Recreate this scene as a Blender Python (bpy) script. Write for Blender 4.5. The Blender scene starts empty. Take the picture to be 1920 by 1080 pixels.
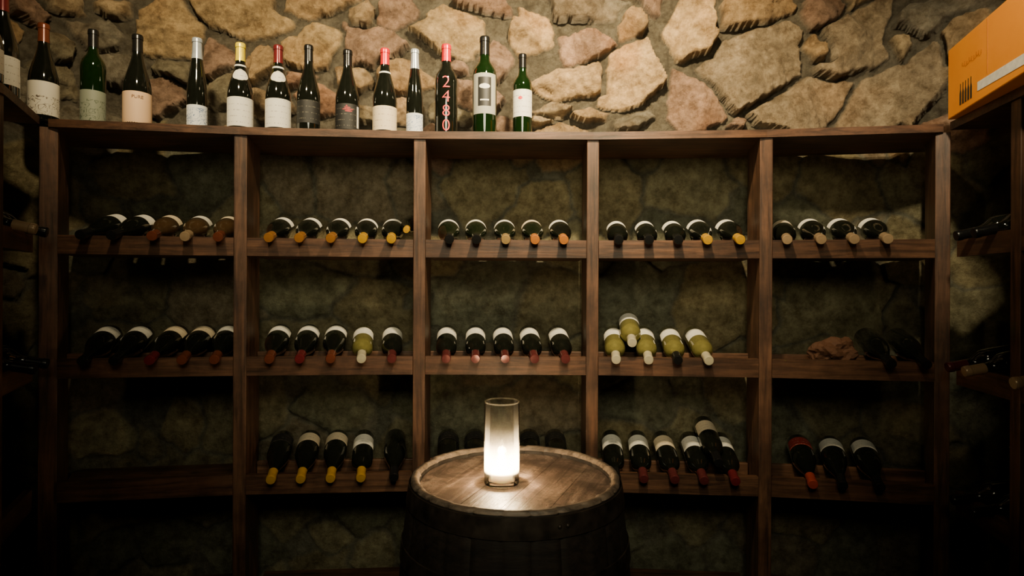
import bpy, bmesh, math, random
import numpy as np
from mathutils import Vector, Matrix
random.seed(7); rng=np.random.RandomState(11)
SC=bpy.context.scene; COL=SC.collection
FPX=1100.0; CZ=1.40
def ray_x(u,Y): return (u-960.0)/FPX*Y
# ------------------------------------------------------------------ materials
MC={}
def nm(name):
    m=bpy.data.materials.new(name); m.use_nodes=True
    nt=m.node_tree; b=nt.nodes['Principled BSDF']; return m,nt,b
def N(nt,t,**k):
    n=nt.nodes.new(t)
    for a,v in k.items(): setattr(n,a,v)
    return n
def plain(name,col,rough=.5,metal=0,spec=.5,var=.12,scale=60,coat=0,trans=0):
    if name in MC: return MC[name]
    m,nt,b=nm(name)
    tc=N(nt,'ShaderNodeTexCoord'); no=N(nt,'ShaderNodeTexNoise'); no.inputs['Scale'].default_value=scale
    nt.links.new(tc.outputs['Object'],no.inputs['Vector'])
    cr=N(nt,'ShaderNodeValToRGB')
    cr.color_ramp.elements[0].position=.3; cr.color_ramp.elements[1].position=.7
    cr.color_ramp.elements[0].color=[c*(1-var) for c in col]+[1]
    cr.color_ramp.elements[1].color=[min(1,c*(1+var)) for c in col]+[1]
    nt.links.new(no.outputs['Fac'],cr.inputs['Fac']); nt.links.new(cr.outputs['Color'],b.inputs['Base Color'])
    b.inputs['Roughness'].default_value=rough; b.inputs['Metallic'].default_value=metal
    b.inputs['Specular IOR Level'].default_value=spec
    b.inputs['Coat Weight'].default_value=coat; b.inputs['Transmission Weight'].default_value=trans
    MC[name]=m; return m
def wood(name,c0,c1,rough=.6,scale=1.0,bump=.25,stain=None):
    if name in MC: return MC[name]
    m,nt,b=nm(name)
    tc=N(nt,'ShaderNodeTexCoord'); oi=N(nt,'ShaderNodeObjectInfo')
    ad=N(nt,'ShaderNodeVectorMath',operation='ADD')
    mu=N(nt,'ShaderNodeVectorMath',operation='SCALE'); mu.inputs['Scale'].default_value=7.3
    cb=N(nt,'ShaderNodeCombineXYZ')
    nt.links.new(oi.outputs['Random'],cb.inputs[0]); nt.links.new(oi.outputs['Random'],cb.inputs[1]); nt.links.new(cb.outputs[0],mu.inputs[0])
    nt.links.new(tc.outputs['Object'],ad.inputs[0]); nt.links.new(mu.outputs[0],ad.inputs[1])
    mp=N(nt,'ShaderNodeMapping'); mp.inputs['Scale'].default_value=(2.5*scale,38*scale,38*scale)
    nt.links.new(ad.outputs[0],mp.inputs['Vector'])
    n1=N(nt,'ShaderNodeTexNoise'); n1.inputs['Scale'].default_value=1.6; n1.inputs['Detail'].default_value=8; n1.inputs['Roughness'].default_value=.65; n1.inputs['Distortion'].default_value=.6
    nt.links.new(mp.outputs[0],n1.inputs['Vector'])
    n2=N(nt,'ShaderNodeTexNoise'); n2.inputs['Scale'].default_value=7; n2.inputs['Detail'].default_value=6; n2.inputs['Roughness'].default_value=.65
    nt.links.new(ad.outputs[0],n2.inputs['Vector'])
    cr=N(nt,'ShaderNodeValToRGB'); cr.color_ramp.elements[0].position=.35; cr.color_ramp.elements[1].position=.68
    cr.color_ramp.elements[0].color=(*c0,1); cr.color_ramp.elements[1].color=(*c1,1)
    nt.links.new(n1.outputs['Fac'],cr.inputs['Fac'])
    mx=N(nt,'ShaderNodeMix',data_type='RGBA',blend_type='MULTIPLY'); mx.inputs[0].default_value=.85
    cr2=N(nt,'ShaderNodeValToRGB'); cr2.color_ramp.elements[0].position=.34; cr2.color_ramp.elements[1].position=.62
    cr2.color_ramp.elements[0].color=(.38,.35,.33,1); cr2.color_ramp.elements[1].color=(1,1,1,1)
    nt.links.new(n2.outputs['Fac'],cr2.inputs['Fac'])
    nt.links.new(cr.outputs[0],mx.inputs[6]); nt.links.new(cr2.outputs[0],mx.inputs[7]); col=mx.outputs[2]
    if stain:
        n3=N(nt,'ShaderNodeTexNoise'); n3.inputs['Scale'].default_value=10; n3.inputs['Detail'].default_value=10; n3.inputs['Roughness'].default_value=.78; n3.inputs['Distortion'].default_value=.8
        nt.links.new(tc.outputs['Object'],n3.inputs['Vector'])
        c3=N(nt,'ShaderNodeValToRGB'); c3.color_ramp.elements[0].position=.43; c3.color_ramp.elements[1].position=.54
        c3.color_ramp.elements[0].color=(0,0,0,1); c3.color_ramp.elements[1].color=(.85,.85,.85,1); nt.links.new(n3.outputs['Fac'],c3.inputs['Fac'])
        m3=N(nt,'ShaderNodeMix',data_type='RGBA'); nt.links.new(c3.outputs[0],m3.inputs[0]); nt.links.new(col,m3.inputs[6]); m3.inputs[7].default_value=(*stain,1); col=m3.outputs[2]
        r3=N(nt,'ShaderNodeMapRange'); r3.inputs[1].default_value=.35; r3.inputs[2].default_value=.65; r3.inputs[3].default_value=.2; r3.inputs[4].default_value=.55; nt.links.new(n3.outputs['Fac'],r3.inputs[0]); nt.links.new(r3.outputs[0],b.inputs['Roughness'])
    nt.links.new(col,b.inputs['Base Color'])
    bp=N(nt,'ShaderNodeBump'); bp.inputs['Strength'].default_value=bump; bp.inputs['Distance'].default_value=.004
    nt.links.new(n1.outputs['Fac'],bp.inputs['Height']); nt.links.new(bp.outputs[0],b.inputs['Normal'])
    if not stain: b.inputs['Roughness'].default_value=rough
    MC[name]=m; return m
def printed(name,base,ink,rough=.6,kind='lines'):
    if name in MC: return MC[name]
    m,nt,b=nm(name)
    tc=N(nt,'ShaderNodeTexCoord'); mp=N(nt,'ShaderNodeMapping')
    nt.links.new(tc.outputs['Object'],mp.inputs['Vector'])
    no=N(nt,'ShaderNodeTexNoise'); no.inputs['Detail'].default_value=3
    if kind=='lines':
        mp.inputs['Scale'].default_value=(260,260,40); no.inputs['Scale'].default_value=1
        sp=N(nt,'ShaderNodeSeparateXYZ'); nt.links.new(tc.outputs['Object'],sp.inputs[0])
        ma=N(nt,'ShaderNodeMath',operation='MULTIPLY'); ma.inputs[1].default_value=320; nt.links.new(sp.outputs[2],ma.inputs[0])
        si=N(nt,'ShaderNodeMath',operation='SINE'); nt.links.new(ma.outputs[0],si.inputs[0])
        gt=N(nt,'ShaderNodeMath',operation='GREATER_THAN'); gt.inputs[1].default_value=.88; nt.links.new(si.outputs[0],gt.inputs[0])
        g2=N(nt,'ShaderNodeMath',operation='GREATER_THAN'); g2.inputs[1].default_value=.53; nt.links.new(no.outputs['Fac'],g2.inputs[0])
        mm=N(nt,'ShaderNodeMath',operation='MULTIPLY'); nt.links.new(gt.outputs[0],mm.inputs[0]); nt.links.new(g2.outputs[0],mm.inputs[1]); f=mm.outputs[0]
        m2=N(nt,'ShaderNodeMath',operation='MULTIPLY'); m2.inputs[1].default_value=.5; nt.links.new(f,m2.inputs[0]); f=m2.outputs[0]
    else:
        mp.inputs['Scale'].default_value=(48,48,48); no.inputs['Scale'].default_value=1; no.inputs['Distortion'].default_value=1.5
        a=N(nt,'ShaderNodeMath',operation='SUBTRACT'); a.inputs[1].default_value=.5; nt.links.new(no.outputs['Fac'],a.inputs[0])
        ab=N(nt,'ShaderNodeMath',operation='ABSOLUTE'); nt.links.new(a.outputs[0],ab.inputs[0])
        lt=N(nt,'ShaderNodeMath',operation='LESS_THAN'); lt.inputs[1].default_value=.022; nt.links.new(ab.outputs[0],lt.inputs[0])
        sp=N(nt,'ShaderNodeSeparateXYZ'); nt.links.new(tc.outputs['Object'],sp.inputs[0])
        l2=N(nt,'ShaderNodeMath',operation='LESS_THAN'); l2.inputs[1].default_value=.075; nt.links.new(sp.outputs[2],l2.inputs[0])
        m5=N(nt,'ShaderNodeMath',operation='MULTIPLY'); nt.links.new(lt.outputs[0],m5.inputs[0]); nt.links.new(l2.outputs[0],m5.inputs[1]); f=m5.outputs[0]
    nt.links.new(mp.outputs[0],no.inputs['Vector'])
    mx=N(nt,'ShaderNodeMix',data_type='RGBA'); mx.inputs[6].default_value=(*base,1); mx.inputs[7].default_value=(*ink,1)
    nt.links.new(f,mx.inputs[0]); nt.links.new(mx.outputs[2],b.inputs['Base Color']); b.inputs['Roughness'].default_value=rough
    MC[name]=m; return m
RACKW=wood('rack_wood',(.040,.018,.009),(.175,.082,.042),.5)
BARW=wood('shaded_stave_wood',(.010,.007,.005),(.032,.022,.016),.65)  # wood darkened to put the shade of the barrel's sides into its colour
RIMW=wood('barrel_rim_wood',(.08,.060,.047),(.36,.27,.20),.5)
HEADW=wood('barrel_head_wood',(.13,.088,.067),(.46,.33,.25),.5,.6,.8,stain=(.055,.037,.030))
GLASS={
 'black':plain('black_glass',(.006,.007,.005),.06,coat=.5),
 'darkgreen':plain('dark_green_glass',(.007,.011,.005),.07,coat=.5),
 'green':plain('green_glass',(.004,.014,.003),.05,trans=.08,coat=.5),
 'pale':plain('pale_yellow_glass',(.25,.225,.065),.06,trans=.35,coat=.8),
 'amber':plain('amber_brown_glass',(.08,.045,.02),.1,trans=.2,coat=.5)}
CAPC={'black':(.012,.012,.012),'copper':(.40,.17,.04),'yellow':(.66,.36,.02),'orange':(.60,.21,.04),'gold':(.42,.28,.11),
 'tan':(.44,.31,.18),'maroon':(.12,.026,.026),'redbrown':(.18,.05,.026),'red':(.75,.015,.025),'cream':(.70,.63,.44),'white':(.75,.72,.62),
 'silver':(.4,.45,.52),'orangered':(.50,.07,.035),'brightyellow':(.95,.75,.02),'wine':(.17,.02,.024)}
def cap(c): return plain(c+'_foil',CAPC[c],.24,metal=.25,var=.08)
LAB={'white':printed('white_paper_label',(.82,.80,.72),(.2,.17,.15)),
 'cream':printed('cream_paper_label',(.76,.64,.45),(.25,.15,.1)),
 'peach':printed('peach_paper_label',(.76,.52,.33),(.76,.52,.33)),
 'redlab':printed('red_paper_label',(.35,.04,.03),(.7,.6,.5)),
 'draw':printed('illustrated_paper_label',(.78,.74,.63),(.12,.09,.07),kind='d'),
 'bluedraw':printed('blue_illustrated_label',(.76,.80,.84),(.12,.2,.4),kind='d'),
 'dark':printed('black_printed_label',(.012,.012,.012),(.16,.145,.11)),
 'grey':printed('grey_paper_label',(.38,.38,.33),(.38,.38,.33)),
 'greydraw':printed('faded_grey_label',(.25,.28,.22),(.06,.09,.05),kind='d')}
# ------------------------------------------------------------------ helpers
def mesh_from_bm(bm,name,mat=None,smooth=False):
    me=bpy.data.meshes.new(name); bm.normal_update(); bm.to_mesh(me); bm.free()
    if mat: me.materials.append(mat)
    if smooth:
        for p in me.polygons: p.use_smooth=True
    return me
def obj(name,me,parent=None,mat=None):
    o=bpy.data.objects.new(name,me); COL.objects.link(o)
    if parent: o.parent=parent
    if mat is not None: o.matrix_basis=mat
    return o
def top(o,label,cat,group=None):
    o['label']=label; o['category']=cat
    if group: o['group']=group
def empty(name,M):
    e=bpy.data.objects.new(name,None); e.empty_display_size=.05; COL.objects.link(e); e.matrix_basis=M; return e
def frame(o,x,y,z):
    M=Matrix.Identity(4)
    for i,v in enumerate((x,y,z)):
        for j in range(3): M[j][i]=v[j]
    for j in range(3): M[j][3]=o[j]
    return M
def lathe(prof,seg=32,name='m',mat=None,rmod=None,smooth=True):
    bm=bmesh.new(); rings=[]
    for (r,z) in prof:
        if r<1e-6: rings.append([bm.verts.new((0,0,z))])
        else:
            L=[]
            for i in range(seg):
                a=2*math.pi*i/seg; rr=r*(rmod(i,seg,z) if rmod else 1)
                L.append(bm.verts.new((rr*math.cos(a),rr*math.sin(a),z)))
            rings.append(L)
    for A,B in zip(rings,rings[1:]):
        if len(A)==1 and len(B)==1: continue
        for i in range(seg):
            j=(i+1)%seg
            if len(A)==1: bm.faces.new((A[0],B[j],B[i]))
            elif len(B)==1: bm.faces.new((A[i],A[j],B[0]))
            else: bm.faces.new((A[i],A[j],B[j],B[i]))
    bmesh.ops.recalc_face_normals(bm,faces=bm.faces[:])
    for e in bm.edges:
        if len(e.link_faces)==2 and e.calc_face_angle(0)>.7: e.smooth=False
    return mesh_from_bm(bm,name,mat,smooth)
def boxmesh(L,W,H,bev,name,mat):
    bm=bmesh.new(); bmesh.ops.create_cube(bm,size=1)
    for v in bm.verts: v.co=Vector((v.co.x*L,v.co.y*W,v.co.z*H))
    if bev: bmesh.ops.bevel(bm,geom=bm.edges[:],offset=bev,segments=2,affect='EDGES',profile=.5)
    return mesh_from_bm(bm,name,mat)
def prism(corners,z0,z1,bev,name,mat):
    bm=bmesh.new(); lo=[bm.verts.new((x,y,z0)) for x,y in corners]; hi=[bm.verts.new((x,y,z1)) for x,y in corners]; n=len(corners)
    bm.faces.new(lo[::-1]); bm.faces.new(hi)
    for i in range(n): bm.faces.new((lo[i],lo[(i+1)%n],hi[(i+1)%n],hi[i]))
    bmesh.ops.recalc_face_normals(bm,faces=bm.faces[:])
    if bev: bmesh.ops.bevel(bm,geom=bm.edges[:],offset=bev,segments=2,affect='EDGES',profile=.5)
    return mesh_from_bm(bm,name,mat)
# ------------------------------------------------------------------ bottles
PROF={
 'burg':dict(h=.296,r=.0405,p=[(0,.012),(.026,.004),(.034,0),(.0385,.002),(.0405,.008),(.0405,.118),(.0398,.130),(.0375,.145),(.0335,.162),(.0285,.180),(.0235,.197),(.0190,.214),(.0160,.230),(.0148,.245),(.0144,.262),(.0142,.282),(.0158,.283),(.0158,.291),(.0138,.2925),(.0128,.296),(0,.296)],lab=(.030,.088)),
 'bord':dict(h=.300,r=.0372,p=[(0,.014),(.024,.005),(.031,0),(.0355,.002),(.0372,.008),(.0372,.178),(.0366,.188),(.0340,.200),(.0285,.210),(.0215,.219),(.0170,.228),(.0152,.238),(.0146,.255),(.0144,.284),(.0160,.285),(.0160,.294),(.0138,.2955),(.0128,.300),(0,.300)],lab=(.045,.122)),
 'flute':dict(h=.330,r=.0315,p=[(0,.008),(.022,.003),(.028,0),(.0305,.002),(.0315,.008),(.0315,.125),(.0308,.145),(.0285,.170),(.0250,.197),(.0210,.225),(.0175,.252),(.0152,.278),(.0143,.300),(.0140,.316),(.0155,.317),(.0155,.3245),(.0135,.326),(.0125,.330),(0,.330)],lab=(.02,.085))}
MESH={}
def body(style,g):
    k=('b',style,g)
    if k not in MESH: MESH[k]=lathe(PROF[style]['p'],36,'bottle_glass',GLASS[g])
    return MESH[k]
def rad_at(style,z):
    p=PROF[style]['p'][3:]
    for (r0,z0),(r1,z1) in zip(p,p[1:]):
        if z0<=z<=z1 and z1>z0: return r0+(r1-r0)*(z-z0)/(z1-z0)
    return p[-3][0]
def capsule(style,c,ln):
    k=('c',style,c,ln)
    if k not in MESH:
        h=PROF[style]['h']; zs=[h-ln+ (ln-.016)*i/6 for i in range(7)]
        pr=[(rad_at(style,z)+.0007,z) for z in zs]+[(.0164,h-.0145),(.0164,h-.005),(.0160,h-.002),(.0146,h+.0008),(.006,h+.0012),(0,h+.0012)]
        MESH[k]=lathe(pr,28,'foil_capsule',cap(c))
    return MESH[k]
def patch(style,z0,z1,span,mat,off=.0007,ca=0,rnd=0):
    k=('p',style,z0,z1,span,mat.name,off,ca,rnd)
    if k in MESH: return MESH[k]
    bm=bmesh.new(); na=20; nz=8; G=[]
    for j in range(nz+1):
        t=j/nz; z=z0+(z1-z0)*t; row=[]
        for i in range(na+1):
            s=(i/na-.5)*2; ss=s
            if rnd: ss=s*math.sqrt(max(0,1-(2*t-1)**2*.98))
            a=math.radians(-90+ca+ss*span/2); r=rad_at(style,z)+off
            row.append(bm.verts.new((r*math.cos(a),r*math.sin(a),z)))
        G.append(row)
    for j in range(nz):
        for i in range(na): bm.faces.new((G[j][i],G[j][i+1],G[j+1][i+1],G[j+1][i]))
    MESH[k]=mesh_from_bm(bm,'paper_label',mat,True); return MESH[k]
def text_mesh(txt,size,mat,extr=.0004,bend=None,zc=0,ca=0,offset=0,stretch=1):
    cu=bpy.data.curves.new('t','FONT'); cu.body=txt; cu.size=size; cu.align_x='CENTER'; cu.align_y='CENTER'; cu.extrude=extr; cu.resolution_u=4; cu.offset=offset
    o=bpy.data.objects.new('t',cu); COL.objects.link(o)
    bpy.context.view_layer.update(); dg=bpy.context.evaluated_depsgraph_get()
    me=bpy.data.meshes.new_from_object(o.evaluated_get(dg)); bpy.data.objects.remove(o); bpy.data.curves.remove(cu)
    me.name='lettering'; me.materials.clear(); me.materials.append(mat)
    if bend:
        # subdivide so that wide glyph faces follow the glass instead of cutting through it
        bm=bmesh.new(); bm.from_mesh(me); bmesh.ops.triangulate(bm,faces=bm.faces[:])
        for _ in range(2): bmesh.ops.subdivide_edges(bm,edges=[e for e in bm.edges if e.calc_length()>.004],cuts=2,use_grid_fill=False); bmesh.ops.triangulate(bm,faces=bm.faces[:])
        bm.to_mesh(me); bm.free()
        for v in me.vertices:
            a=math.radians(-90+ca)+v.co.x*stretch/bend; r=bend+.0012+v.co.z; z=zc+v.co.y
            v.co=(r*math.cos(a),r*math.sin(a),z)
    return me
def make_bottle(M,style,g,c,lab,label,group,lz=None,span=150,caplen=.055,scale=(1,1,1)):
    e=empty('wine_bottle',M@Matrix.Diagonal((*scale,1)))
    obj('bottle_body',body(style,g),e)
    if c: obj('capsule',capsule(style,c,caplen),e)
    if lab:
        z0,z1=lz or PROF[style]['lab']; obj('paper_label',patch(style,z0,z1,span,LAB[lab]),e)
    top(e,label,'wine bottle',group); return e
# ------------------------------------------------------------------ rack geometry
def F(x): return 2.058-.061*x*x
def solve(u,off=0):
    Y=2.0
    for _ in range(30): Y=F(ray_x(u,Y))+off
    return Vector((ray_x(u,Y),Y,0))
POSTU=[90,450,786,1111,1436,1767]
PM=[solve(u) for u in POSTU]
ROW=[(1.506,1.568),(1.096,1.160),(.688,.755),(.258,.315)]
TOPZ=1.945; DEP=.20; TDEP=.310
def up(): return Vector((0,0,1))
notches={}
def add_rack(name,P,side_norm,label,skipfirst=False,postw=None,skiplast=False,pnorm=None):
    loc=Vector((sum(p.x for p in P)/len(P),sum(p.y for p in P)/len(P),0))
    E=empty(name,Matrix.Translation(loc)); TI=Matrix.Translation(-loc)
    def put(nm_,me,M,par=None,parM=None):
        if par is None: o=obj(nm_,me,E,TI@M)
        else: o=obj(nm_,me,par,parM.inverted()@M)
        return o
    norms=[]
    for a,b in zip(P,P[1:]):
        d=(b-a).normalized(); norms.append(side_norm(d))
    pn=[]
    for i in range(len(P)):
        if i==0: n=norms[0]
        elif i==len(P)-1: n=norms[-1]
        else: n=(norms[i-1]+norms[i]).normalized()
        if pnorm and i in pnorm: n=Vector(pnorm[i]).normalized()
        pn.append(n)
    for i,p in enumerate(P):
        if (skipfirst and i==0) or (skiplast and i==len(P)-1): continue
        w=(postw or {}).get(i,.042); n=pn[i]
        H=TOPZ-.026
        me=boxmesh(H,DEP,w,.002,'post',RACKW)
        c=p+n*(DEP/2)+Vector((0,0,H/2))
        zax=up().cross(n).normalized()
        put('post',me,frame(c,up(),n,zax))
    bm=bmesh.new(); t=.026; pr=[]
    for p,n in zip(P,pn):
        q=[p-n*.008,p+n*TDEP]
        pr.append([bm.verts.new(q[0]+Vector((0,0,TOPZ-t))-loc),bm.verts.new(q[0]+Vector((0,0,TOPZ))-loc),bm.verts.new(q[1]+Vector((0,0,TOPZ))-loc),bm.verts.new(q[1]+Vector((0,0,TOPZ-t))-loc)])
    for A,B in zip(pr,pr[1:]):
        for k in range(4): bm.faces.new((A[k],A[(k+1)%4],B[(k+1)%4],B[k]))
    bm.faces.new(pr[0]); bm.faces.new(pr[-1][::-1]); bmesh.ops.recalc_face_normals(bm,faces=bm.faces[:])
    obj('top_board',mesh_from_bm(bm,'top_board',RACKW),E)
    for bi,(a,b) in enumerate(zip(P,P[1:])):
        d=(b-a).normalized(); n=norms[bi]
        wa=(postw or {}).get(bi,.042)/2; wb=(postw or {}).get(bi+1,.042)/2
        pa,pb_=pn[bi],pn[bi+1]
        A=a+d*(wa+.001); B=b-d*(wb+.001); L=(B-A).length
        x=d; y=n; z=x.cross(y)
        sg=1 if z.z>0 else -1
        if sg<0: x=-d; A,B=B,A; z=x.cross(y); pa,pb_=pb_,pa
        def ends(t):
            l=A+pa*(t/pa.dot(n)); r=B+pb_*(t/pb_.dot(n))
            return l+x*(wa*(1/abs(pa.dot(n))-1)+.001), r-x*(wb*(1/abs(pb_.dot(n))-1)+.001)
        for ri,(zb,zt) in enumerate(ROW):
            mid=(A+B)/2
            M=frame(mid+n*.15+Vector((0,0,zb+.012)),x,y,z); MI=M.inverted()
            l0,r0=ends(.0232); l1,r1=ends(.312)
            loc2=lambda q:(lambda w_:(w_.x,w_.y))(MI@Vector((q.x,q.y,zb+.012)))
            sh=put('shelf',prism([loc2(l0),loc2(r0),loc2(r1),loc2(l1)],-.009,.009,.001,'shelf',RACKW),M)
            ts=sorted(notches.get((name,bi,ri),[]))
            bm=bmesh.new(); H=zt-zb; pts=[(-L/2,-H/2),(L/2,-H/2),(L/2,H/2)]
            for tt in ts[::-1]:
                cx=tt if sg>0 else -tt
                if abs(cx)>L/2-.02: continue
                for k in range(9):
                    an=math.pi*k/8; pts.append((cx+.017*math.cos(an),H/2-.007*math.sin(an)))
            pts.append((-L/2,H/2))
            th=.020
            f0=[bm.verts.new((px,-th/2,pz)) for px,pz in pts]; f1=[bm.verts.new((px,th/2,pz)) for px,pz in pts]
            bm.faces.new(f0); bm.faces.new(f1[::-1])
            for k in range(len(pts)):
                k2=(k+1)%len(pts); bm.faces.new((f0[k2],f0[k],f1[k],f1[k2]))
            bmesh.ops.recalc_face_normals(bm,faces=bm.faces[:])
            Mr=frame(mid+n*.012+Vector((0,0,(zb+zt)/2)),x,y,z)
            put('front_rail',mesh_from_bm(bm,'front_rail',RACKW),Mr,sh,M)
            if name=='wine_rack' and not ts: continue
            rt=zt+.001; rb=zb+.0215
            l2,r2=ends(.165); Lr=(r2-l2).length-.004; m2=(l2+r2)/2
            Mk=frame(Vector((m2.x,m2.y,(rt+rb)/2)),x,y,z)
            put('back_rail',boxmesh(Lr,.018,rt-rb,.002,'back_rail',RACKW),Mk,sh,M)
    top(E,label,'wine rack'); return norms
TILT=math.radians(12.5)
def lying(lip,hd,ri,style,g,c,lab,label,group,lift=0,tilt=TILT,over=.065,scale=(1,1,1)):
    d=Vector((hd.x*math.cos(tilt),hd.y*math.cos(tilt),-math.sin(tilt)))
    za=ROW[ri][1]-.006+.0165/math.cos(tilt)+lift
    A=Vector((lip.x,lip.y,za)); h=PROF[style]['h']*scale[2]
    O=A-d*(h-over)
    upv=(Vector((0,0,1))-d*d.z).normalized()
    y=-upv; x=y.cross(d)
    return make_bottle(frame(O,x,y,d),style,g,c,lab,label,group,scale=scale)
GN={0:'bottles resting in the upper rack row',1:'bottles resting in the middle rack row',2:'bottles resting in the lower rack row'}
B='black';DG='darkgreen'
R0=[(200,150,'burg',B,'black','white'),(253,208,'burg',B,'black','white'),(310,284,'burg','amber','redbrown','cream'),(368,346,'burg','amber','tan','white'),(424,408,'burg','amber','redbrown','cream'),
(523,503,'burg',B,'copper','white'),(577,560,'burg',B,'copper','white'),(633,619,'burg',B,'copper','white'),(686,679,'burg',B,'yellow','white'),(736,733,'burg',B,'yellow','white'),
(841,842,'burg',DG,'black','white'),(892,893,'burg',DG,'black','white'),(946,948,'burg',DG,'gold','white'),(998,1003,'burg',DG,'orange','cream'),(1050,1057,'burg',B,'orange','white'),
(1156,1160,'bord',B,'black','white'),(1210,1217,'bord',B,'black','white'),(1262,1272,'bord',B,'black','white'),(1312,1327,'burg',B,'yellow','white'),(1368,1388,'burg',B,'yellow','white'),
(1468,1476,'bord',B,'tan','cream'),(1523,1540,'burg',B,'tan','white'),(1580,1602,'burg',B,'tan','white'),(1640,1665,'burg',B,'tan','white')]
R1=[(190,155,'burg',B,'black','white'),(250,214,'burg',B,'black','white'),(316,280,'burg',B,'wine','cream'),(371,341,'burg',B,'redbrown','cream'),(422,402,'burg',B,'redbrown','white'),
(520,505,'burg',B,'redbrown','white'),(575,562,'burg',B,'wine','white'),(628,620,'burg',B,'redbrown','white'),(681,678,'bord','pale','cream','white'),(736,735,'bord',B,'maroon','white'),
(838,837,'bord',B,'maroon','white'),(892,892,'bord',B,'maroon','white'),(944,948,'bord',B,'maroon','white'),(995,1003,'bord',B,'maroon','white'),(1050,1061,'bord',B,'maroon','white'),
(1152,1156,'bord','pale','cream','white'),(1210,1217,'bord','pale','cream','white'),(1260,1272,'bord','pale','black','white'),(1310,1330,'bord','pale','cream','white'),
(1640,1672,'burg',B,'black',None),(1700,1738,'burg',B,'black',None)]
R2=[(525,509,'burg',B,'yellow','dark'),(577,565,'burg',B,'yellow','cream'),(630,621,'burg',B,'yellow','cream'),(682,678,'bord',B,'yellow','white'),(742,740,'burg',B,'black',None),
(842,842,'burg',B,'black','dark'),(892,893,'burg',B,'black','dark'),(995,1000,'burg',B,'black','dark'),(1045,1053,'burg',B,'black','dark'),
(1150,1157,'bord',B,'black','white'),(1200,1209,'bord',B,'maroon','white'),(1250,1267,'bord',B,'maroon','cream'),(1303,1322,'bord',B,'maroon','white'),(1360,1381,'bord',B,'wine','white'),
(1507,1526,'burg',B,'orangered','redlab'),(1565,1582,'burg',B,'black','white'),(1628,1652,'burg',B,'black','white')]
gdesc={B:'dark glass',DG:'dark green glass','pale':'pale gold-green glass','amber':'brown glass'}
cdesc={'black':'black','copper':'copper','yellow':'yellow','orange':'orange','gold':'gold','tan':'tan','maroon':'maroon','redbrown':'red-brown','red':'red','cream':'cream','wine':'dark red','orangered':'orange-red'}
rdesc=['upper','middle','lower']
todo=[]
for ri,R in enumerate((R0,R1,R2)):
    for it in R:
        ub,ut=it[0],it[1]
        pt=solve(ut,-.05); pb=solve(ub,.13)
        hd=(pt-pb).normalized()
        lip=pt+(pb-pt)*((.05+.012)/.18)
        bi=max(0,min(4,sum(1 for p in PM[1:] if lip.x>p.x)))
        a,b=PM[bi],PM[bi+1]; d=(b-a).normalized()
        wa=.0275 if bi==0 else .021
        mid=((a+d*wa)+(b-d*.021))/2
        notches.setdefault(('wine_rack',bi,ri),[]).append((lip-mid).dot(d))
        todo.append((ri,lip,hd,it))
LIPS={}
for ri,lip,hd,it in todo:
    ub,ut,st,g,c,lab=it
    L='%s bottle with %s capsule lying neck-down in %s rack'%(gdesc[g],cdesc[c],rdesc[ri])
    lying(lip,hd,ri,st,g,c,lab,L,GN[ri]); LIPS[(ri,ub)]=(lip,hd)
def stacked(ri,k1,k2,g,c,lab,label):
    (l1,h1),(l2,h2)=LIPS[(ri,k1)],LIPS[(ri,k2)]
    lip=(l1+l2)/2; hd=(h1+h2).normalized()
    lying(lip-hd*.01,hd,ri,'bord',g,c,lab,label,GN[ri],lift=.054,over=.055)
stacked(1,1152,1210,'pale','cream','white','pale gold-green glass bottle stacked on two white wine bottles')
stacked(2,1303,1360,B,'black','cream','dark glass bottle stacked on top of two red wine bottles')
pt=solve(761,-.05); pb=solve(767,.13)
lying(pt+(pb-pt)*.34,(pt-pb).normalized(),0,'burg',B,'yellow',None,'small dark bottle with yellow capsule leaning against the rack post',GN[0],lift=.030,over=.055,scale=(.70,.70,.80))
PL=[Vector((-1.300,1.20,0)),Vector((-1.385,1.585,0)),PM[0]-Vector((0,0.0,0))]
PR=[PM[5],Vector((1.372,1.60,0)),Vector((1.300,1.20,0))]
def sn_main(d):
    n=Vector((-d.y,d.x,0)); return n if n.y>0 else -n
def sn_left(d):
    n=Vector((-d.y,d.x,0)); return n if n.x<0 else -n
def sn_right(d):
    n=Vector((-d.y,d.x,0)); return n if n.x>0 else -n
add_rack('wine_rack',PM,sn_main,'dark brown wooden wine rack curving along the stone wall',postw={0:.05},
   pnorm={0:(-.48,.88,0),5:(.46,.89,0),1:(-.2,.98,0),4:(.18,.98,0)})
PL2=[PL[0],PL[1],PM[0]+Vector((-.012,-.035,0))]
PR2=[PM[5]+Vector((.010,-.030,0)),PR[1],PR[2]]
add_rack('wine_rack.001',PL2,sn_left,'dark wooden wine rack against the side wall by the standing bottles',skiplast=True)
add_rack('wine_rack.002',PR2,sn_right,'dark wooden wine rack against the side wall under orange carton',skipfirst=True)
def side(P0,P1,t,sn,ri,st,g,c,lab,label):
    d=(P1-P0).normalized(); n=sn(d); lip=P0+(P1-P0)*t+n*.012
    lying(lip,-n,ri,st,g,c,lab,label,'bottles resting in the side racks')
side(PR2[0],PR2[1],.55,sn_right,1,'bord',B,'tan','white','dark bottle with tan capsule lying in side rack')
side(PR2[0],PR2[1],.25,sn_right,1,'bord',B,'maroon',None,'dark bottle with maroon capsule lying in side rack')
side(PR2[1],PR2[2],.2,sn_right,1,'bord',B,'tan','white','dark bottle with tan capsule lying in side rack')
side(PR2[0],PR2[1],.35,sn_right,2,'bord',B,'black','white','dark bottle with black capsule lying in side rack')
side(PR2[0],PR2[1],.68,sn_right,2,'bord',B,'black',None,'plain dark bottle lying in side rack')
side(PR2[0],PR2[1],.4,sn_right,0,'bord',B,'black',None,'plain dark bottle lying in side rack')
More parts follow.
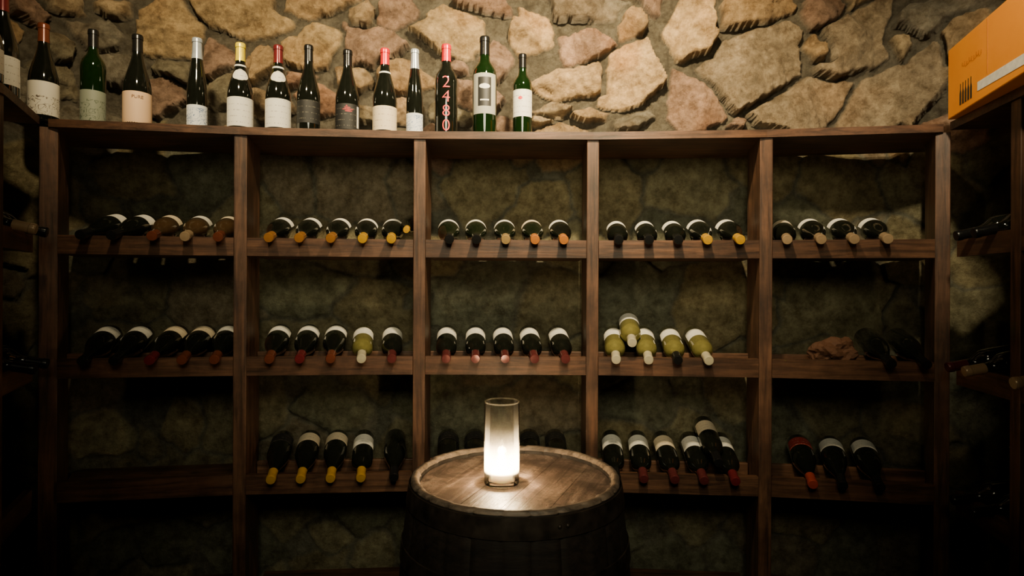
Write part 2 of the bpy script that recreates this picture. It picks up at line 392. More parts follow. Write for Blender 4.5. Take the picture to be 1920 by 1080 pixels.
side(PR2[0],PR2[1],.7,sn_right,0,'bord',B,'black',None,'plain dark bottle lying in side rack')
side(PL2[1],PL2[2],.35,sn_left,0,'bord',B,'tan','dark','dark bottle with tan capsule lying in side rack')
side(PL2[1],PL2[2],.7,sn_left,0,'bord',B,'black',None,'plain dark bottle lying in side rack')
side(PL2[1],PL2[2],.35,sn_left,1,'bord',B,'black','white','dark bottle with black capsule lying in side rack')
side(PL2[1],PL2[2],.75,sn_left,1,'bord',B,'black',None,'plain dark bottle lying in side rack')
# ------------------------------------------------------------------ standing bottles
def standing(u,vt,style,g,c,lab,label,lz,span=150,off=.07,P=None,caplen=.055,wpx=None):
    p=P or solve(u,off)
    hgt=CZ+(540-vt)/FPX*p.y-TOPZ
    rot=Matrix.Rotation(-math.atan2(p.x,p.y),4,'Z')
    sz=hgt/PROF[style]['h']; sx=1.0
    if wpx: sx=(wpx/FPX*p.y)/(2*PROF[style]['r'])
    M=Matrix.Translation((p.x,p.y,TOPZ+.0005))@rot
    return make_bottle(M,style,g,c,lab,label,'bottles standing on top of the rack',lz=lz,span=span,caplen=caplen,scale=(sx,sx,sz))
def ext(e,nm_,me): return obj(nm_,me,e)
RED=plain('red_ink',(.78,.05,.045),.5); WHT=plain('white_ink',(.88,.86,.78),.5); BLK=plain('black_ink',(.015,.015,.015),.5)
BRN=plain('brown_ink',(.2,.1,.06),.5)
standing(0,-10,'burg',B,'wine','white','dark bottle with white label on the side rack',(.03,.11),P=Vector((-1.415,1.57,0)))
standing(0,-10,'burg',B,'wine','white','dark bottle with white label on the side rack',(.03,.11),P=Vector((-1.48,1.70,0)))
standing(80,50,'burg',B,'redbrown','draw','dark bottle with illustrated white label and brown capsule',(.02,.118),wpx=48,span=170)
standing(173,61,'bord','green','black','greydraw','green glass bottle with faded grey label',(.01,.105),wpx=41)
e=standing(256,70,'burg',B,'black','peach','dark bottle with peach paper label',(.004,.108),wpx=47,span=170)
ext(e,'lettering',text_mesh('PURE',.014,BRN,bend=.0405,zc=.09))
standing(368,76,'flute',B,'silver','bluedraw','slim dark bottle with silver capsule and pale blue label',(.01,.085),wpx=35,caplen=.075)
for u,vt,c in ((449,85,'brightyellow'),(520,89,'wine')):
    e=standing(u,vt,'burg',B,c,'white','dark bottle with %s capsule, white label and neck medallion'%('yellow' if c!='wine' else 'dark red'),(.012,.108),wpx=45,span=165,caplen=.06)
    ext(e,'neck_label',patch('burg',.165,.205,110,LAB['white'],rnd=1))
    ext(e,'neck_band',patch('burg',.216,.222,170,WHT))
standing(577,88,'burg',B,'black','dark','black bottle with black printed label',(.03,.105),wpx=42)
e=standing(650,97,'burg',B,'black','dark','black bottle with red emblem on black label',(.012,.10),wpx=44)
DRED=plain('dark_red_ink',(.5,.03,.03),.5)
for k_,(sz_,zz_) in enumerate(((8,.092),(30,.086),(52,.080),(34,.074))):
    ext(e,'emblem',patch('burg',zz_-.0022,zz_+.0022,sz_,DRED,off=.0012,ca=-4+3*k_,rnd=1))
ext(e,'label_strip',patch('burg',.02,.095,14,WHT,off=.0011,ca=55))
e=standing(720,94,'burg',B,'red','cream','dark bottle with bright red capsule and cream label',(.012,.093),wpx=44,span=165)
ext(e,'neck_label',patch('burg',.210,.216,170,WHT))
standing(776,95,'flute',B,'silver','bluedraw','slim dark bottle with silver capsule and pale blue label',(.004,.082),wpx=31,caplen=.075)
e=standing(835,86,'bord',B,'red',None,'black bottle with red capsule and stacked red numerals',None,wpx=42)
for i,ch in enumerate('2480'):
    ext(e,'lettering',text_mesh(ch,.054,RED,bend=.0372,zc=.167-i*.0465,offset=-.0008,stretch=1.05))
e=standing(907,71,'bord','green','black','grey','green glass bottle with grey label and dark centre panel',(.062,.182),wpx=45,span=125)
ext(e,'label_panel',patch('bord',.085,.170,62,BLK,off=.0013))
ext(e,'label_panel',patch('bord',.135,.150,50,WHT,off=.0018,rnd=1))
ext(e,'label_panel',patch('bord',.100,.104,40,WHT,off=.0018))
e=standing(978,103,'bord','green','black','white','small green glass bottle with white label and red mark',(.068,.165),wpx=36,caplen=.05)
ext(e,'emblem',patch('bord',.128,.140,26,RED,off=.0012,ca=-12,rnd=1))
# ------------------------------------------------------------------ orange carton
a=Vector((1.398,1.885,0)); b=Vector((1.290,1.50,0)); d=(b-a).normalized(); n=sn_right(d)
Lc=.44; Wc=.30; Hc=.222
ORG=plain('orange_card',(1.0,.33,.004),.55,var=.04,scale=12)
ORD=plain('dark_orange_crease',(.50,.15,.01),.6)
x=-d; y=n; z=x.cross(y)
if z.z<0: x=d
ctr=a+d*(Lc/2)+n*(Wc/2)+Vector((0,0,TOPZ+.001))
MB=frame(ctr,x,y,Vector((0,0,1)))
E=empty('wine_carton',MB)
obj('carton_body',boxmesh(Lc,Wc,Hc,.003,'carton_body',ORG),E,Matrix.Translation((0,0,Hc/2)))
s=1 if x.dot(d)<0 else -1
def quad(name,pts,mat,yo):
    bm=bmesh.new(); f=[bm.verts.new((px,-Wc/2-yo,pz)) for px,pz in pts]; bm.faces.new(f)
    r=bmesh.ops.extrude_face_region(bm,geom=bm.faces[:]); 
    for v in [q for q in r['geom'] if isinstance(q,bmesh.types.BMVert)]: v.co.y-=.0005
    bmesh.ops.recalc_face_normals(bm,faces=bm.faces[:])
    return obj(name,mesh_from_bm(bm,name,mat),E)
LB=Lc/2
def lx(f): return s*(LB-f*Lc)
quad('printed_band',[(lx(.44),.030),(lx(.995),.020),(lx(.995),.048),(lx(.44),.056)],WHT,.0004)
quad('flap_crease',[(lx(.56),.062),(lx(.566),.062),(lx(.566),Hc-.004),(lx(.56),Hc-.004)],ORD,.0002)
for k in range(5):
    cx=lx(.20+.038*k); w=.0055
    quad('bottle_emblem',[(cx-w,.022),(cx+w,.022),(cx+w,.056),(cx+w*.35,.068),(cx+w*.35,.086),(cx-w*.35,.086),(cx-w*.35,.068),(cx-w,.056)],BLK,.0004)
def ribbon(name,pts,w,mat):
    bm=bmesh.new(); prev=None
    for i,(px,pz) in enumerate(pts):
        q=pts[min(i+1,len(pts)-1)]; r=pts[max(i-1,0)]
        t=Vector((q[0]-r[0],q[1]-r[1])); t=t.normalized() if t.length>0 else Vector((1,0)); nn=Vector((-t.y,t.x))*w/2
        c=[bm.verts.new((px+nn.x,-Wc/2-.0009,pz+nn.y)),bm.verts.new((px-nn.x,-Wc/2-.0009,pz-nn.y))]
        if prev: bm.faces.new((prev[0],prev[1],c[1],c[0]))
        prev=c
    return obj(name,mesh_from_bm(bm,name,mat),E)
pts=[(lx(.22+.28*i/60)+.006*math.cos(i*.9),.138+.007*math.sin(i*.9)+.003*math.sin(i*.31)) for i in range(61)]
ribbon('script_mark',pts,.0014,plain('brown_red_ink',(.55,.17,.02)))
top(E,'orange cardboard wine carton with white band on side rack','carton')
# ------------------------------------------------------------------ crumpled paper in rack
bm=bmesh.new(); bmesh.ops.create_icosphere(bm,subdivisions=4,radius=1)
from mathutils import noise as mn
for v in bm.verts:
    c=v.co.copy(); k=1+.35*mn.noise(c*1.7)+.22*abs(mn.noise(c*4.1))+.1*abs(mn.noise(c*9))
    v.co=Vector((c.x*.075*k,c.y*.05*k,c.z*.048*k))
mz=min(v.co.z for v in bm.verts)
for v in bm.verts: v.co.z-=mz
p=solve(1565,.09)
o=obj('crumpled_paper',mesh_from_bm(bm,'crumpled_paper',plain('brown_kraft_paper',(.10,.042,.02),.8)),None,Matrix.Translation((p.x,p.y,ROW[1][0]+.0215)))
top(o,'crumpled brown paper lying in the rack','paper')
# ------------------------------------------------------------------ barrel
BX,BY,BZ=.011,1.57,.9075
EB=empty('wine_barrel',Matrix.Translation((BX,BY,0)))
def br(z):
    t=(z/BZ-.5)*2; return .312-.036*t*t
zc_=BZ-.0115
prof=[(0,.03),(.252,.03),(.260,0),(.276,0)]
for i in range(1,24): prof.append((br(BZ*i/24),BZ*i/24))
prof+=[(.2765,zc_),(.2545,zc_),(.2545,BZ-.05),(.0,BZ-.05)]
NS=26
rr_=random.Random(3); jit=[rr_.uniform(.994,1.002) for _ in range(NS)]
def rm(i,seg,z):
    q=seg//NS; k=i%q; return (.988 if k==0 else 1.0)*jit[i//q]
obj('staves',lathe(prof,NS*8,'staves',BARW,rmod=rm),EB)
wj=[rr_.uniform(-.0030,.0018) for _ in range(NS)]
rim=[(.2545,zc_+.0003),(.2768,zc_+.0003),(.2755,BZ-.004),(.2725,BZ-.0008),(.268,BZ),(.263,BZ-.0002),(.2595,BZ-.003),(.2560,BZ-.009),(.2545,zc_+.0003)]
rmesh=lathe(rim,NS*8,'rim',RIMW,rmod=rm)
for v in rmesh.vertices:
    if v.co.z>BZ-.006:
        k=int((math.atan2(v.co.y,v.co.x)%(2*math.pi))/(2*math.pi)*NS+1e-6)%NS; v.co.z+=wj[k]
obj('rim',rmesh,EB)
bm=bmesh.new(); RH=.2515; edges=[-RH,-.15,-.045,.055,.16,RH]
for x0,x1 in zip(edges,edges[1:]):
    x0+=.0006; x1-=.0006; pts=[]
    n_=14
    for i in range(n_+1):
        xx=x0+(x1-x0)*i/n_; xx=max(-RH*.9995,min(RH*.9995,xx)); pts.append((xx,-math.sqrt(RH*RH-xx*xx)))
    for i in range(n_,-1,-1):
        xx=x0+(x1-x0)*i/n_; xx=max(-RH*.9995,min(RH*.9995,xx)); pts.append((xx,math.sqrt(RH*RH-xx*xx)))
    top_=[bm.verts.new((q[1],q[0],0)) for q in pts]; bot=[bm.verts.new((q[1],q[0],-.028)) for q in pts]
    bm.faces.new(top_[::-1]); bm.faces.new(bot)
    for i in range(len(pts)):
        j=(i+1)%len(pts); bm.faces.new((top_[i],top_[j],bot[j],bot[i]))
bmesh.ops.recalc_face_normals(bm,faces=bm.faces[:])
HZ=BZ-.0210
obj('barrel_head',mesh_from_bm(bm,'barrel_head',HEADW),EB,Matrix.Translation((0,0,HZ))@Matrix.Rotation(math.radians(68),4,'Z'))
IRON=plain('dark_rusty_iron',(.045,.035,.028),.45,metal=.5,var=.6,scale=25)
for z0,z1 in ((BZ-.062,BZ-.014),(BZ-.20,BZ-.155),(BZ*.5+.11,BZ*.5+.15),(BZ*.5-.15,BZ*.5-.11),(.155,.20),(.012,.062)):
    pr=[(br(z0)+.0005,z0),(br(z0)+.003,z0+.0008),(br((z0+z1)/2)+.0032,(z0+z1)/2),(br(z1)+.003,z1-.0008),(br(z1)+.0005,z1)]
    obj('hoop',lathe(pr,96,'hoop',IRON),EB)
riv=bmesh.new(); bmesh.ops.create_uvsphere(riv,u_segments=12,v_segments=8,radius=.005)
rme=mesh_from_bm(riv,'rivet',IRON,True)
for aa in (-70,-66):
    r_=br(BZ-.037)+.003; obj('rivet',rme,EB,Matrix.Translation((r_*math.cos(math.radians(aa)),r_*math.sin(math.radians(aa)),BZ-.037)))
top(EB,'weathered oak wine barrel with iron hoops holding a candle','barrel')
# ------------------------------------------------------------------ glass candle holder
GX,GY=-.025,1.544
m,nt,b=nm('misted_glass'); nt.nodes.remove(b); out=nt.nodes['Material Output']
tr=N(nt,'ShaderNodeBsdfTransparent'); tr.inputs[0].default_value=(.985,.99,.975,1)
gl=N(nt,'ShaderNodeBsdfGlossy'); gl.inputs['Roughness'].default_value=.04; gl.inputs[0].default_value=(1,1,1,1)
fr=N(nt,'ShaderNodeFresnel'); fr.inputs[0].default_value=1.4
m1=N(nt,'ShaderNodeMixShader'); nt.links.new(fr.outputs[0],m1.inputs[0]); nt.links.new(tr.outputs[0],m1.inputs[1]); nt.links.new(gl.outputs[0],m1.inputs[2])
tl=N(nt,'ShaderNodeBsdfTranslucent'); tl.inputs[0].default_value=(1,.92,.74,1)
tc=N(nt,'ShaderNodeTexCoord'); sp=N(nt,'ShaderNodeSeparateXYZ'); nt.links.new(tc.outputs['Object'],sp.inputs[0])
cr=N(nt,'ShaderNodeValToRGB'); E_=cr.color_ramp.elements
mr=N(nt,'ShaderNodeMath',operation='DIVIDE'); mr.inputs[1].default_value=.216; nt.links.new(sp.outputs[2],mr.inputs[0]); nt.links.new(mr.outputs[0],cr.inputs[0])
E_[0].position=.14; E_[0].color=(.004,.004,.004,1); E_[1].position=.975; E_[1].color=(.010,.010,.010,1)
q=E_.new(.18); q.color=(.42,.42,.42,1); q=E_.new(.38); q.color=(.30,.30,.30,1); q=E_.new(.54); q.color=(.085,.085,.085,1); q=E_.new(.70); q.color=(.022,.022,.022,1); q=E_.new(.99); q.color=(.35,.35,.35,1)
no=N(nt,'ShaderNodeTexNoise'); no.inputs['Scale'].default_value=40; no.inputs['Detail'].default_value=5; nt.links.new(tc.outputs['Object'],no.inputs['Vector'])
mu=N(nt,'ShaderNodeMath',operation='MULTIPLY'); mu.use_clamp=True; nt.links.new(cr.outputs[0],mu.inputs[0])
m3=N(nt,'ShaderNodeMath',operation='MULTIPLY_ADD'); m3.inputs[1].default_value=1.2; m3.inputs[2].default_value=.35; nt.links.new(no.outputs['Fac'],m3.inputs[0]); nt.links.new(m3.outputs[0],mu.inputs[1])
m2=N(nt,'ShaderNodeMixShader'); nt.links.new(mu.outputs[0],m2.inputs[0]); nt.links.new(m1.outputs[0],m2.inputs[1]); nt.links.new(tl.outputs[0],m2.inputs[2])
nt.links.new(m2.outputs[0],out.inputs[0]); GM=m
R=.0463; Hh=.216
gp=[(0,.0),(R-.004,0),(R-.001,.001),(R,.004),(R,Hh-.003),(R-.0002,Hh-.001),(R-.0008,Hh),(R-.0022,Hh),(R-.0028,Hh-.001),(R-.003,Hh-.003),(R-.003,.012),(R-.006,.009),(0,.009)]
o=obj('candle_glass',lathe(gp,64,'candle_glass',GM),None,Matrix.Translation((GX,GY,HZ+.0005)))
top(o,'tall cylindrical clear glass candle holder on the barrel','candle holder')
EC=empty('candle',Matrix.Translation((GX,GY,HZ+.0105)))
m,nt,b=nm('candle_wax_with_glow'); b.inputs['Base Color'].default_value=(.88,.68,.40,1); b.inputs['Roughness'].default_value=.4
b.inputs['Subsurface Weight'].default_value=.6; b.inputs['Subsurface Radius'].default_value=(.03,.015,.006)
no=N(nt,'ShaderNodeTexNoise'); no.inputs['Scale'].default_value=50; bp=N(nt,'ShaderNodeBump'); bp.inputs['Strength'].default_value=.1; nt.links.new(no.outputs['Fac'],bp.inputs['Height']); nt.links.new(bp.outputs[0],b.inputs['Normal'])
b.inputs['Emission Color'].default_value=(1,.62,.28,1); b.inputs['Emission Strength'].default_value=.2  # flame's glow through the wax, put in as emission
obj('wax',lathe([(0,0),(.036,0),(.0375,.002),(.0375,.020),(.036,.0215),(.030,.019),(.012,.017),(0,.017)],48,'wax',m),EC)
obj('wick',lathe([(0,.016),(.0012,.016),(.0011,.028),(0,.029)],10,'wick',BLK),EC)
m,nt,b=nm('candle_flame'); nt.nodes.remove(b); out=nt.nodes['Material Output']
em=N(nt,'ShaderNodeEmission'); em.inputs[0].default_value=(1,.74,.40,1); em.inputs[1].default_value=14
t2=N(nt,'ShaderNodeBsdfTransparent'); ads=N(nt,'ShaderNodeAddShader'); nt.links.new(em.outputs[0],ads.inputs[0]); nt.links.new(t2.outputs[0],ads.inputs[1]); nt.links.new(ads.outputs[0],out.inputs[0])
obj('flame',lathe([(0,.024),(.005,.026),(.0115,.032),(.0140,.040),(.0120,.053),(.0070,.067),(.0028,.080),(0,.086)],24,'flame',m),EC)
top(EC,'short lit candle burning inside the tall glass','candle')
ld=bpy.data.lights.new('candle_light','POINT'); ld.energy=7; ld.color=(1,.74,.44); ld.shadow_soft_size=.012
lo=bpy.data.objects.new('candle_light',ld); COL.objects.link(lo); lo.location=(GX,GY,HZ+.064)
# ------------------------------------------------------------------ stone wall
CP=[(-1.86,-.2),(-1.86,.4),(-1.86,1.3),(-1.82,1.9),(-1.58,2.27),(-1.0,2.35),(0,2.41),(1.0,2.35),(1.56,2.27),(1.80,1.9),(1.84,1.3),(1.84,.4),(1.84,-.2)]
pts=[]
for i in range(1,len(CP)-2):
    p0,p1,p2,p3=[np.array(q) for q in CP[i-1:i+3]]
    for t in np.linspace(0,1,60,endpoint=False):
        pts.append(.5*((2*p1)+(-p0+p2)*t+(2*p0-5*p1+4*p2-p3)*t*t+(-p0+3*p1-3*p2+p3)*t**3))
pts.append(np.array(CP[-2])); pts=np.array(pts)
seg=np.r_[0,np.cumsum(np.linalg.norm(np.diff(pts,axis=0),axis=1))]; SL=seg[-1]
NSx=int(SL/.0060); NZ=int(2.9/.0060)
S=np.linspace(0,SL,NSx); Z=np.linspace(0,2.9,NZ)
PX=np.interp(S,seg,pts[:,0]); PY=np.interp(S,seg,pts[:,1])
TX=np.gradient(PX,S); TY=np.gradient(PY,S); ln=np.hypot(TX,TY); NX=TY/ln; NY=-TX/ln
fr_=(pts[:,1]>1.2); uu=960+FPX*pts[fr_,0]/pts[fr_,1]; ss=seg[fr_]; yy=pts[fr_,1]
order=np.argsort(uu)
def uv2sz(u,v):
    s_=np.interp(u,uu[order],ss[order]); Y=np.interp(u,uu[order],yy[order]); return s_,CZ+(540-v)/FPX*Y,Y
ST=[(40,25,90,50),(110,95,60,50),(180,75,90,50),(215,25,80,40),(125,15,90,40),(325,60,125,115),(455,33,165,72),(410,115,60,60),(590,12,120,45),(583,95,105,72),(490,120,60,60),
(690,88,95,75),(745,30,90,55),(680,35,50,45),(660,150,70,45),(755,150,80,60),(850,62,135,92),(900,8,120,35),(995,70,75,70),(925,120,60,60),(1093,90,85,62),(1060,160,125,66),(1100,18,115,55),(1190,140,100,122),
(1185,45,55,65),(1290,62,92,135),(1215,12,55,45),(1413,20,150,62),(1412,130,175,120,.8),(1490,200,180,100,.35),(1300,205,115,88),(1600,80,165,105,1.1),(1525,95,50,60),(1678,80,55,50),(1685,172,200,105,.7),(1745,30,150,70),(1545,20,80,60),
(1035,210,80,26),(1110,218,70,30),(1185,228,85,36),(1015,232,60,25),(840,215,90,40),(760,215,60,50),(300,185,110,60),(420,180,80,60),(210,140,90,60),(330,140,70,40),(500,200,90,50),(600,195,80,60),(900,190,80,60),
(1375,235,60,30),(560,150,60,40),(90,150,80,60),(1820,60,90,100),(1860,170,90,90),
(545,335,110,95),(660,345,115,130),(905,345,110,120),(1010,390,130,80),(1130,360,130,130),(1290,350,140,120),(1210,300,90,60),(380,320,120,90),(260,330,120,100),(1560,340,130,110),(1390,390,90,70),
(560,540,150,90),(700,600,110,120),(900,560,160,120),(1040,580,130,110),(1180,560,140,120),(1330,570,150,120),(1560,560,160,130),(380,560,120,120),(260,540,130,120)]
seeds=[]
for q_ in ST:
    u,v,w,h=q_[:4]; th_=q_[4] if len(q_)>4 else rng.uniform(-.25,.25)
    s_,z_,Y=uv2sz(u,v); seeds.append([s_,z_,w/FPX*Y/2*1.08,h/FPX*Y/2*1.08,th_])
tries=0
while tries<9000:
    tries+=1
    s_=rng.uniform(0,SL); z_=rng.uniform(-.05,2.95)
    a_=rng.uniform(.10,.19) if tries<5500 else rng.uniform(.05,.09); b_=a_*rng.uniform(.6,.95); 
    if rng.rand()<.3: a_,b_=b_,a_
    ok=True
    for q in seeds:
        dx=abs(s_-q[0])/(a_+q[2]); dz=abs(z_-q[1])/(b_+q[3])
        if dx*dx+dz*dz<(.80 if tries<5500 else 1.0): ok=False;break
    if ok: seeds.append([s_,z_,a_,b_,rng.uniform(-.5,.5)])
SD=np.array(seeds,dtype=np.float32); nsd=len(SD)
def vnoise(x,y,seed):
    r=np.random.RandomState(seed); T=r.rand(256,256).astype(np.float32)
    xi=np.floor(x).astype(int); yi=np.floor(y).astype(int); fx=x-xi; fy=y-yi; fx=fx*fx*(3-2*fx); fy=fy*fy*(3-2*fy)
    a=T[xi%256,yi%256]; b=T[(xi+1)%256,yi%256]; c=T[xi%256,(yi+1)%256]; d_=T[(xi+1)%256,(yi+1)%256]
    return (a*(1-fx)+b*fx)*(1-fy)+(c*(1-fx)+d_*fx)*fy-.5
SS,ZZ=np.meshgrid(S,Z,indexing='ij'); SF=SS.ravel(); ZF=ZZ.ravel()
wx=SF+.008*vnoise(SF*10,ZF*10,1)+.008*vnoise(SF*32,ZF*32,2)+.006*vnoise(SF*80,ZF*80,12); wz=ZF+.008*vnoise(SF*10,ZF*10,3)+.008*vnoise(SF*32,ZF*32,4)+.006*vnoise(SF*80,ZF*80,13)
f1=np.empty(len(SF),np.float32); f2=np.empty_like(f1); idx=np.empty(len(SF),int)
cth=np.cos(SD[:,4]); sth=np.sin(SD[:,4])
KP=5
ang=(np.arange(KP)[None,:]+rng.uniform(-.38,.38,(nsd,KP)))*2*math.pi/KP+rng.uniform(0,6.28,(nsd,1))
GXk=np.cos(ang).astype(np.float32); GYk=np.sin(ang).astype(np.float32); GR=rng.uniform(.70,1.02,(nsd,KP)).astype(np.float32)
for c0 in range(0,len(SF),20000):
    sl=slice(c0,c0+20000)
    dx=(wx[sl,None]-SD[None,:,0]).astype(np.float32); dz=(wz[sl,None]-SD[None,:,1]).astype(np.float32)
    a_=(dx*cth+dz*sth)/SD[:,2]; b_=(-dx*sth+dz*cth)/SD[:,3]
    D=a_*a_+b_*b_
    k=np.argpartition(D,5,axis=1)[:,:5]; r_=np.arange(D.shape[0])[:,None]
    A=a_[r_,k]; Bq=b_[r_,k]
    G=np.max((A[:,:,None]*GXk[k]+Bq[:,:,None]*GYk[k])/GR[k],axis=2)
    o_=np.argsort(G,axis=1); rr=np.arange(D.shape[0])
    f1[sl]=G[rr,o_[:,0]]; f2[sl]=G[rr,o_[:,1]]; idx[sl]=k[rr,o_[:,0]]
size=np.sqrt(SD[idx,2]*SD[idx,3])
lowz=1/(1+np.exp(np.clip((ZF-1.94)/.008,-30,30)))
e=(f2-f1)*size*.6
e=np.minimum(e,(1.23+.32*lowz-f1)*size)
gap=(.005+.011*(vnoise(SF*5,ZF*5,9)+.5))*(1-.75*lowz)
t=np.clip((e-gap)/(.009+.012*lowz),0,1); mask=t*(2-t)
dome=np.clip(1-f1,0,1)
hr=rng.uniform(.040,.060,nsd); tx=rng.uniform(-.34,.34,nsd); tz=rng.uniform(-.45,.24,nsd)
px_=(SF-SD[idx,0])/SD[idx,2]; pz_=(ZF-SD[idx,1])/SD[idx,3]
rid=np.zeros_like(SF)
for q_ in range(3):
    fa=rng.uniform(0,6.28,nsd); fo=rng.uniform(-.15,.55,nsd); sl_=rng.uniform(.02,.07,nsd)
    rid=rid+np.maximum(0,px_*np.cos(fa[idx])+pz_*np.sin(fa[idx])-fo[idx])*sl_[idx]
amp=1-.76*lowz
an_=rng.uniform(0,3.14,nsd)[idx]; cv=(SF*np.cos(an_)+ZF*np.sin(an_))*22+3*vnoise(SF*9+idx,ZF*9,41); st=(cv-np.floor(cv)); step=.009*(1-np.clip(st*1.4,0,1))
fac=.020*np.abs(vnoise(SF*7+idx*3.3,ZF*7+idx*1.7,21))+.016*np.abs(vnoise(SF*17+idx*2.1,ZF*17+idx*4.1,22))+step*(vnoise(SF*5+idx*1.3,ZF*5,43)>0)
body_h=np.maximum(.022,hr[idx]+tx[idx]*(SF-SD[idx,0])+tz[idx]*(ZF-SD[idx,1])-rid+.008*dome+fac)
h=mask*body_h*amp
h+=((.006+.003*mask)*vnoise(SF*22,ZF*22,5)+.007*vnoise(SF*48,ZF*48,6)+.006*vnoise(SF*95,ZF*95,7))*(1-.72*lowz)
h+=.024*lowz
h=np.clip(h,-.01,.072)
H2=h.reshape(NSx,NZ)
VX=PX[:,None]+NX[:,None]*H2; VY=PY[:,None]+NY[:,None]*H2; VZ=ZZ
co=np.stack([VX,VY,VZ],-1).reshape(-1,3).astype(np.float32)
ii,jj=np.meshgrid(np.arange(NSx-1),np.arange(NZ-1),indexing='ij'); v0=(ii*NZ+jj).ravel()
fc=np.stack([v0,v0+NZ,v0+NZ+1,v0+1],-1).astype(np.int32)
me=bpy.data.meshes.new('wall_north'); me.vertices.add(len(co)); me.vertices.foreach_set('co',co.ravel())
me.loops.add(fc.size); me.loops.foreach_set('vertex_index',fc.ravel()); me.polygons.add(len(fc))
me.polygons.foreach_set('loop_start',np.arange(0,fc.size,4,dtype=np.int32)); me.polygons.foreach_set('loop_total',np.full(len(fc),4,np.int32))
me.polygons.foreach_set('use_smooth',np.ones(len(fc),bool)); me.update(); me.validate()
pal=np.array([(.48,.345,.195),(.60,.41,.21),(.33,.295,.22),(.48,.315,.22),(.64,.49,.29),(.35,.305,.20)])
pc=pal[rng.choice(6,nsd,p=[.20,.16,.20,.16,.11,.17])]*rng.uniform(.78,1.1,(nsd,1))
for i,q_ in enumerate(ST):
    u,v=q_[:2]
    if (u,v) in ((1060,160),(1190,140),(1290,62),(995,70)): pc[i]=(.80,.56,.29)
    if (u,v) in ((325,60),(455,33),(583,95),(850,62)): pc[i]=(.60,.43,.22)
    if (u,v) in ((1093,90),(1300,205)): pc[i]=(.50,.32,.22)
    if (u,v) in ((1412,130),(1490,200),(1600,80),(1685,172)): pc[i]=(.43,.34,.225)
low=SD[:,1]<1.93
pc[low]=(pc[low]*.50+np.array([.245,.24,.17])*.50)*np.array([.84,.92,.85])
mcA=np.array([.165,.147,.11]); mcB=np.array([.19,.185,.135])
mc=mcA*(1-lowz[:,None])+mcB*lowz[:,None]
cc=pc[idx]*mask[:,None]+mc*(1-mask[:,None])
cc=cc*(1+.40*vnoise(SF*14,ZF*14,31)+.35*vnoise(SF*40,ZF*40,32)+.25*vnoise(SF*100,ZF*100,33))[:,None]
stn=np.clip(vnoise(SF*6+7,ZF*6,51)*3-.3,0,1)*mask*(1-lowz)
cc=cc*(1-stn[:,None]*.5)+cc*np.array([1.15,.82,.55])*stn[:,None]*.5
ca=me.color_attributes.new('stone','FLOAT_COLOR','POINT'); ca.data.foreach_set('color',np.c_[np.clip(cc,0,1),np.ones(len(cc))].astype(np.float32).ravel())
m,nt,b=nm('fieldstone_masonry')
at=N(nt,'ShaderNodeAttribute'); at.attribute_name='stone'
tc=N(nt,'ShaderNodeTexCoord')
n1=N(nt,'ShaderNodeTexNoise'); n1.inputs['Scale'].default_value=22; n1.inputs['Detail'].default_value=10; n1.inputs['Roughness'].default_value=.8; nt.links.new(tc.outputs['Object'],n1.inputs['Vector'])
cr=N(nt,'ShaderNodeValToRGB'); cr.color_ramp.elements[0].position=.38; cr.color_ramp.elements[1].position=.60; cr.color_ramp.elements[0].color=(.40,.36,.31,1); cr.color_ramp.elements[1].color=(1.0,1.0,1.0,1)
nt.links.new(n1.outputs['Fac'],cr.inputs['Fac'])
mx=N(nt,'ShaderNodeMix',data_type='RGBA',blend_type='MULTIPLY'); mx.inputs[0].default_value=1; nt.links.new(at.outputs['Color'],mx.inputs[6]); nt.links.new(cr.outputs[0],mx.inputs[7])
nt.links.new(mx.outputs[2],b.inputs['Base Color'])
n2=N(nt,'ShaderNodeTexNoise'); n2.inputs['Scale'].default_value=40; n2.inputs['Detail'].default_value=12; n2.inputs['Roughness'].default_value=.8; nt.links.new(tc.outputs['Object'],n2.inputs['Vector'])
bp=N(nt,'ShaderNodeBump'); bp.inputs['Strength'].default_value=1.0; bp.inputs['Distance'].default_value=.020; nt.links.new(n2.outputs['Fac'],bp.inputs['Height']); nt.links.new(bp.outputs[0],b.inputs['Normal'])
b.inputs['Roughness'].default_value=.58; b.inputs['Specular IOR Level'].default_value=.45
me.materials.append(m); o=obj('wall_north',me); o['kind']='structure'; o['label']='irregular fieldstone wall with grey-brown mortar'
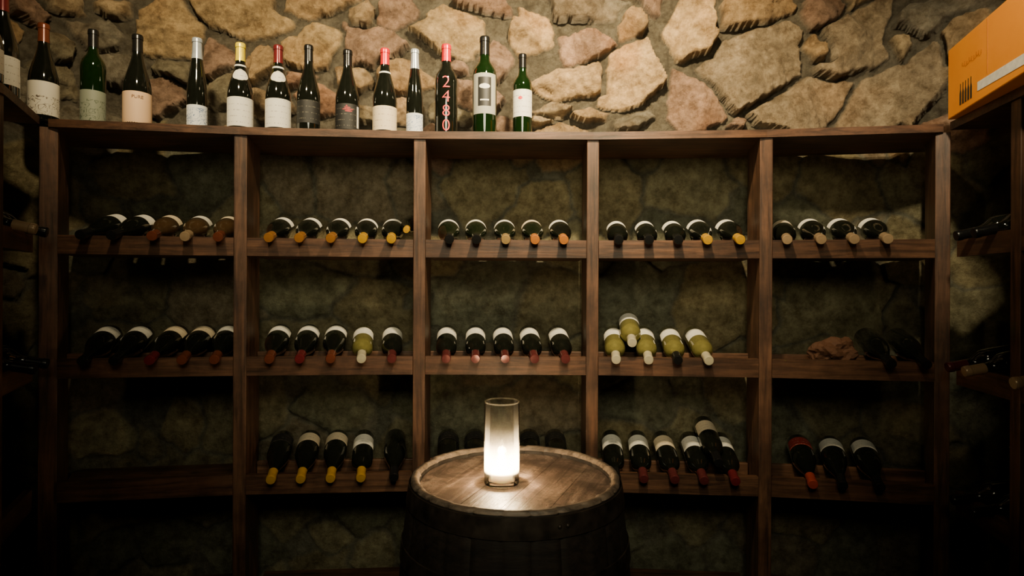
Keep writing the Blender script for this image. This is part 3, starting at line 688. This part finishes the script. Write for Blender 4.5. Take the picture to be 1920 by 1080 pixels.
PLA=plain('dark_rough_plaster',(.06,.05,.035),.9,var=.3,scale=6); FLO=plain('dark_stone_floor',(.04,.035,.028),.8,var=.4,scale=5)
def slab(name,cx,cy,cz,lx_,ly,lz_,mat):
    o=obj(name,boxmesh(lx_,ly,lz_,0,name,mat),None,Matrix.Translation((cx,cy,cz))); o['kind']='structure'
slab('floor',0,.4,-.05,4.2,4.4,.1,FLO); slab('ceiling',0,.4,2.94,4.2,4.4,.1,PLA)
slab('wall_south',0,-1.65,1.45,4.2,.1,2.9,PLA); slab('wall_west',-1.92,-.6,1.45,.1,2.0,2.9,PLA); slab('wall_east',1.92,-.6,1.45,.1,2.0,2.9,PLA)
# ------------------------------------------------------------------ lights
def spot(name,loc,tgt,en,col,ang,blend,size):
    l=bpy.data.lights.new(name,'SPOT'); l.energy=en; l.color=col; l.spot_size=math.radians(ang); l.spot_blend=blend; l.shadow_soft_size=size
    o=bpy.data.objects.new(name,l); COL.objects.link(o); o.location=loc
    o.rotation_euler=(Vector(tgt)-Vector(loc)).to_track_quat('-Z','Y').to_euler(); return o
spot('ceiling_and_fill_spot',(.25,1.15,2.78),(.25,2.4,2.18),330,(1,.78,.45),104,1,.05)
spot('ceiling_and_fill_spot',(-.80,1.08,2.78),(-.98,2.3,2.28),115,(1,.79,.46),88,1,.05)
spot('ceiling_and_fill_spot',(.70,.70,2.75),(1.40,1.72,2.16),150,(1,.84,.54),50,1,.06)  # added spot that brightens the carton, not a real ceiling lamp
spot('fill_spot',(.05,-.1,2.25),(.0,2.2,1.50),122,(1,.90,.60),75,1,.4)  # added fill from above the camera to brighten the bays, no real lamp
w=bpy.data.worlds.new('World'); SC.world=w; w.use_nodes=True; w.node_tree.nodes['Background'].inputs[0].default_value=(.5,.55,.35,1); w.node_tree.nodes['Background'].inputs[1].default_value=.01
# ------------------------------------------------------------------ camera
cd=bpy.data.cameras.new('camera'); cd.sensor_width=36; cd.lens=FPX/1920*36; cd.clip_start=.05
co_=bpy.data.objects.new('camera',cd); COL.objects.link(co_); co_.location=(0,0,CZ); co_.rotation_euler=(math.pi/2,math.radians(-.25),0)
SC.camera=co_
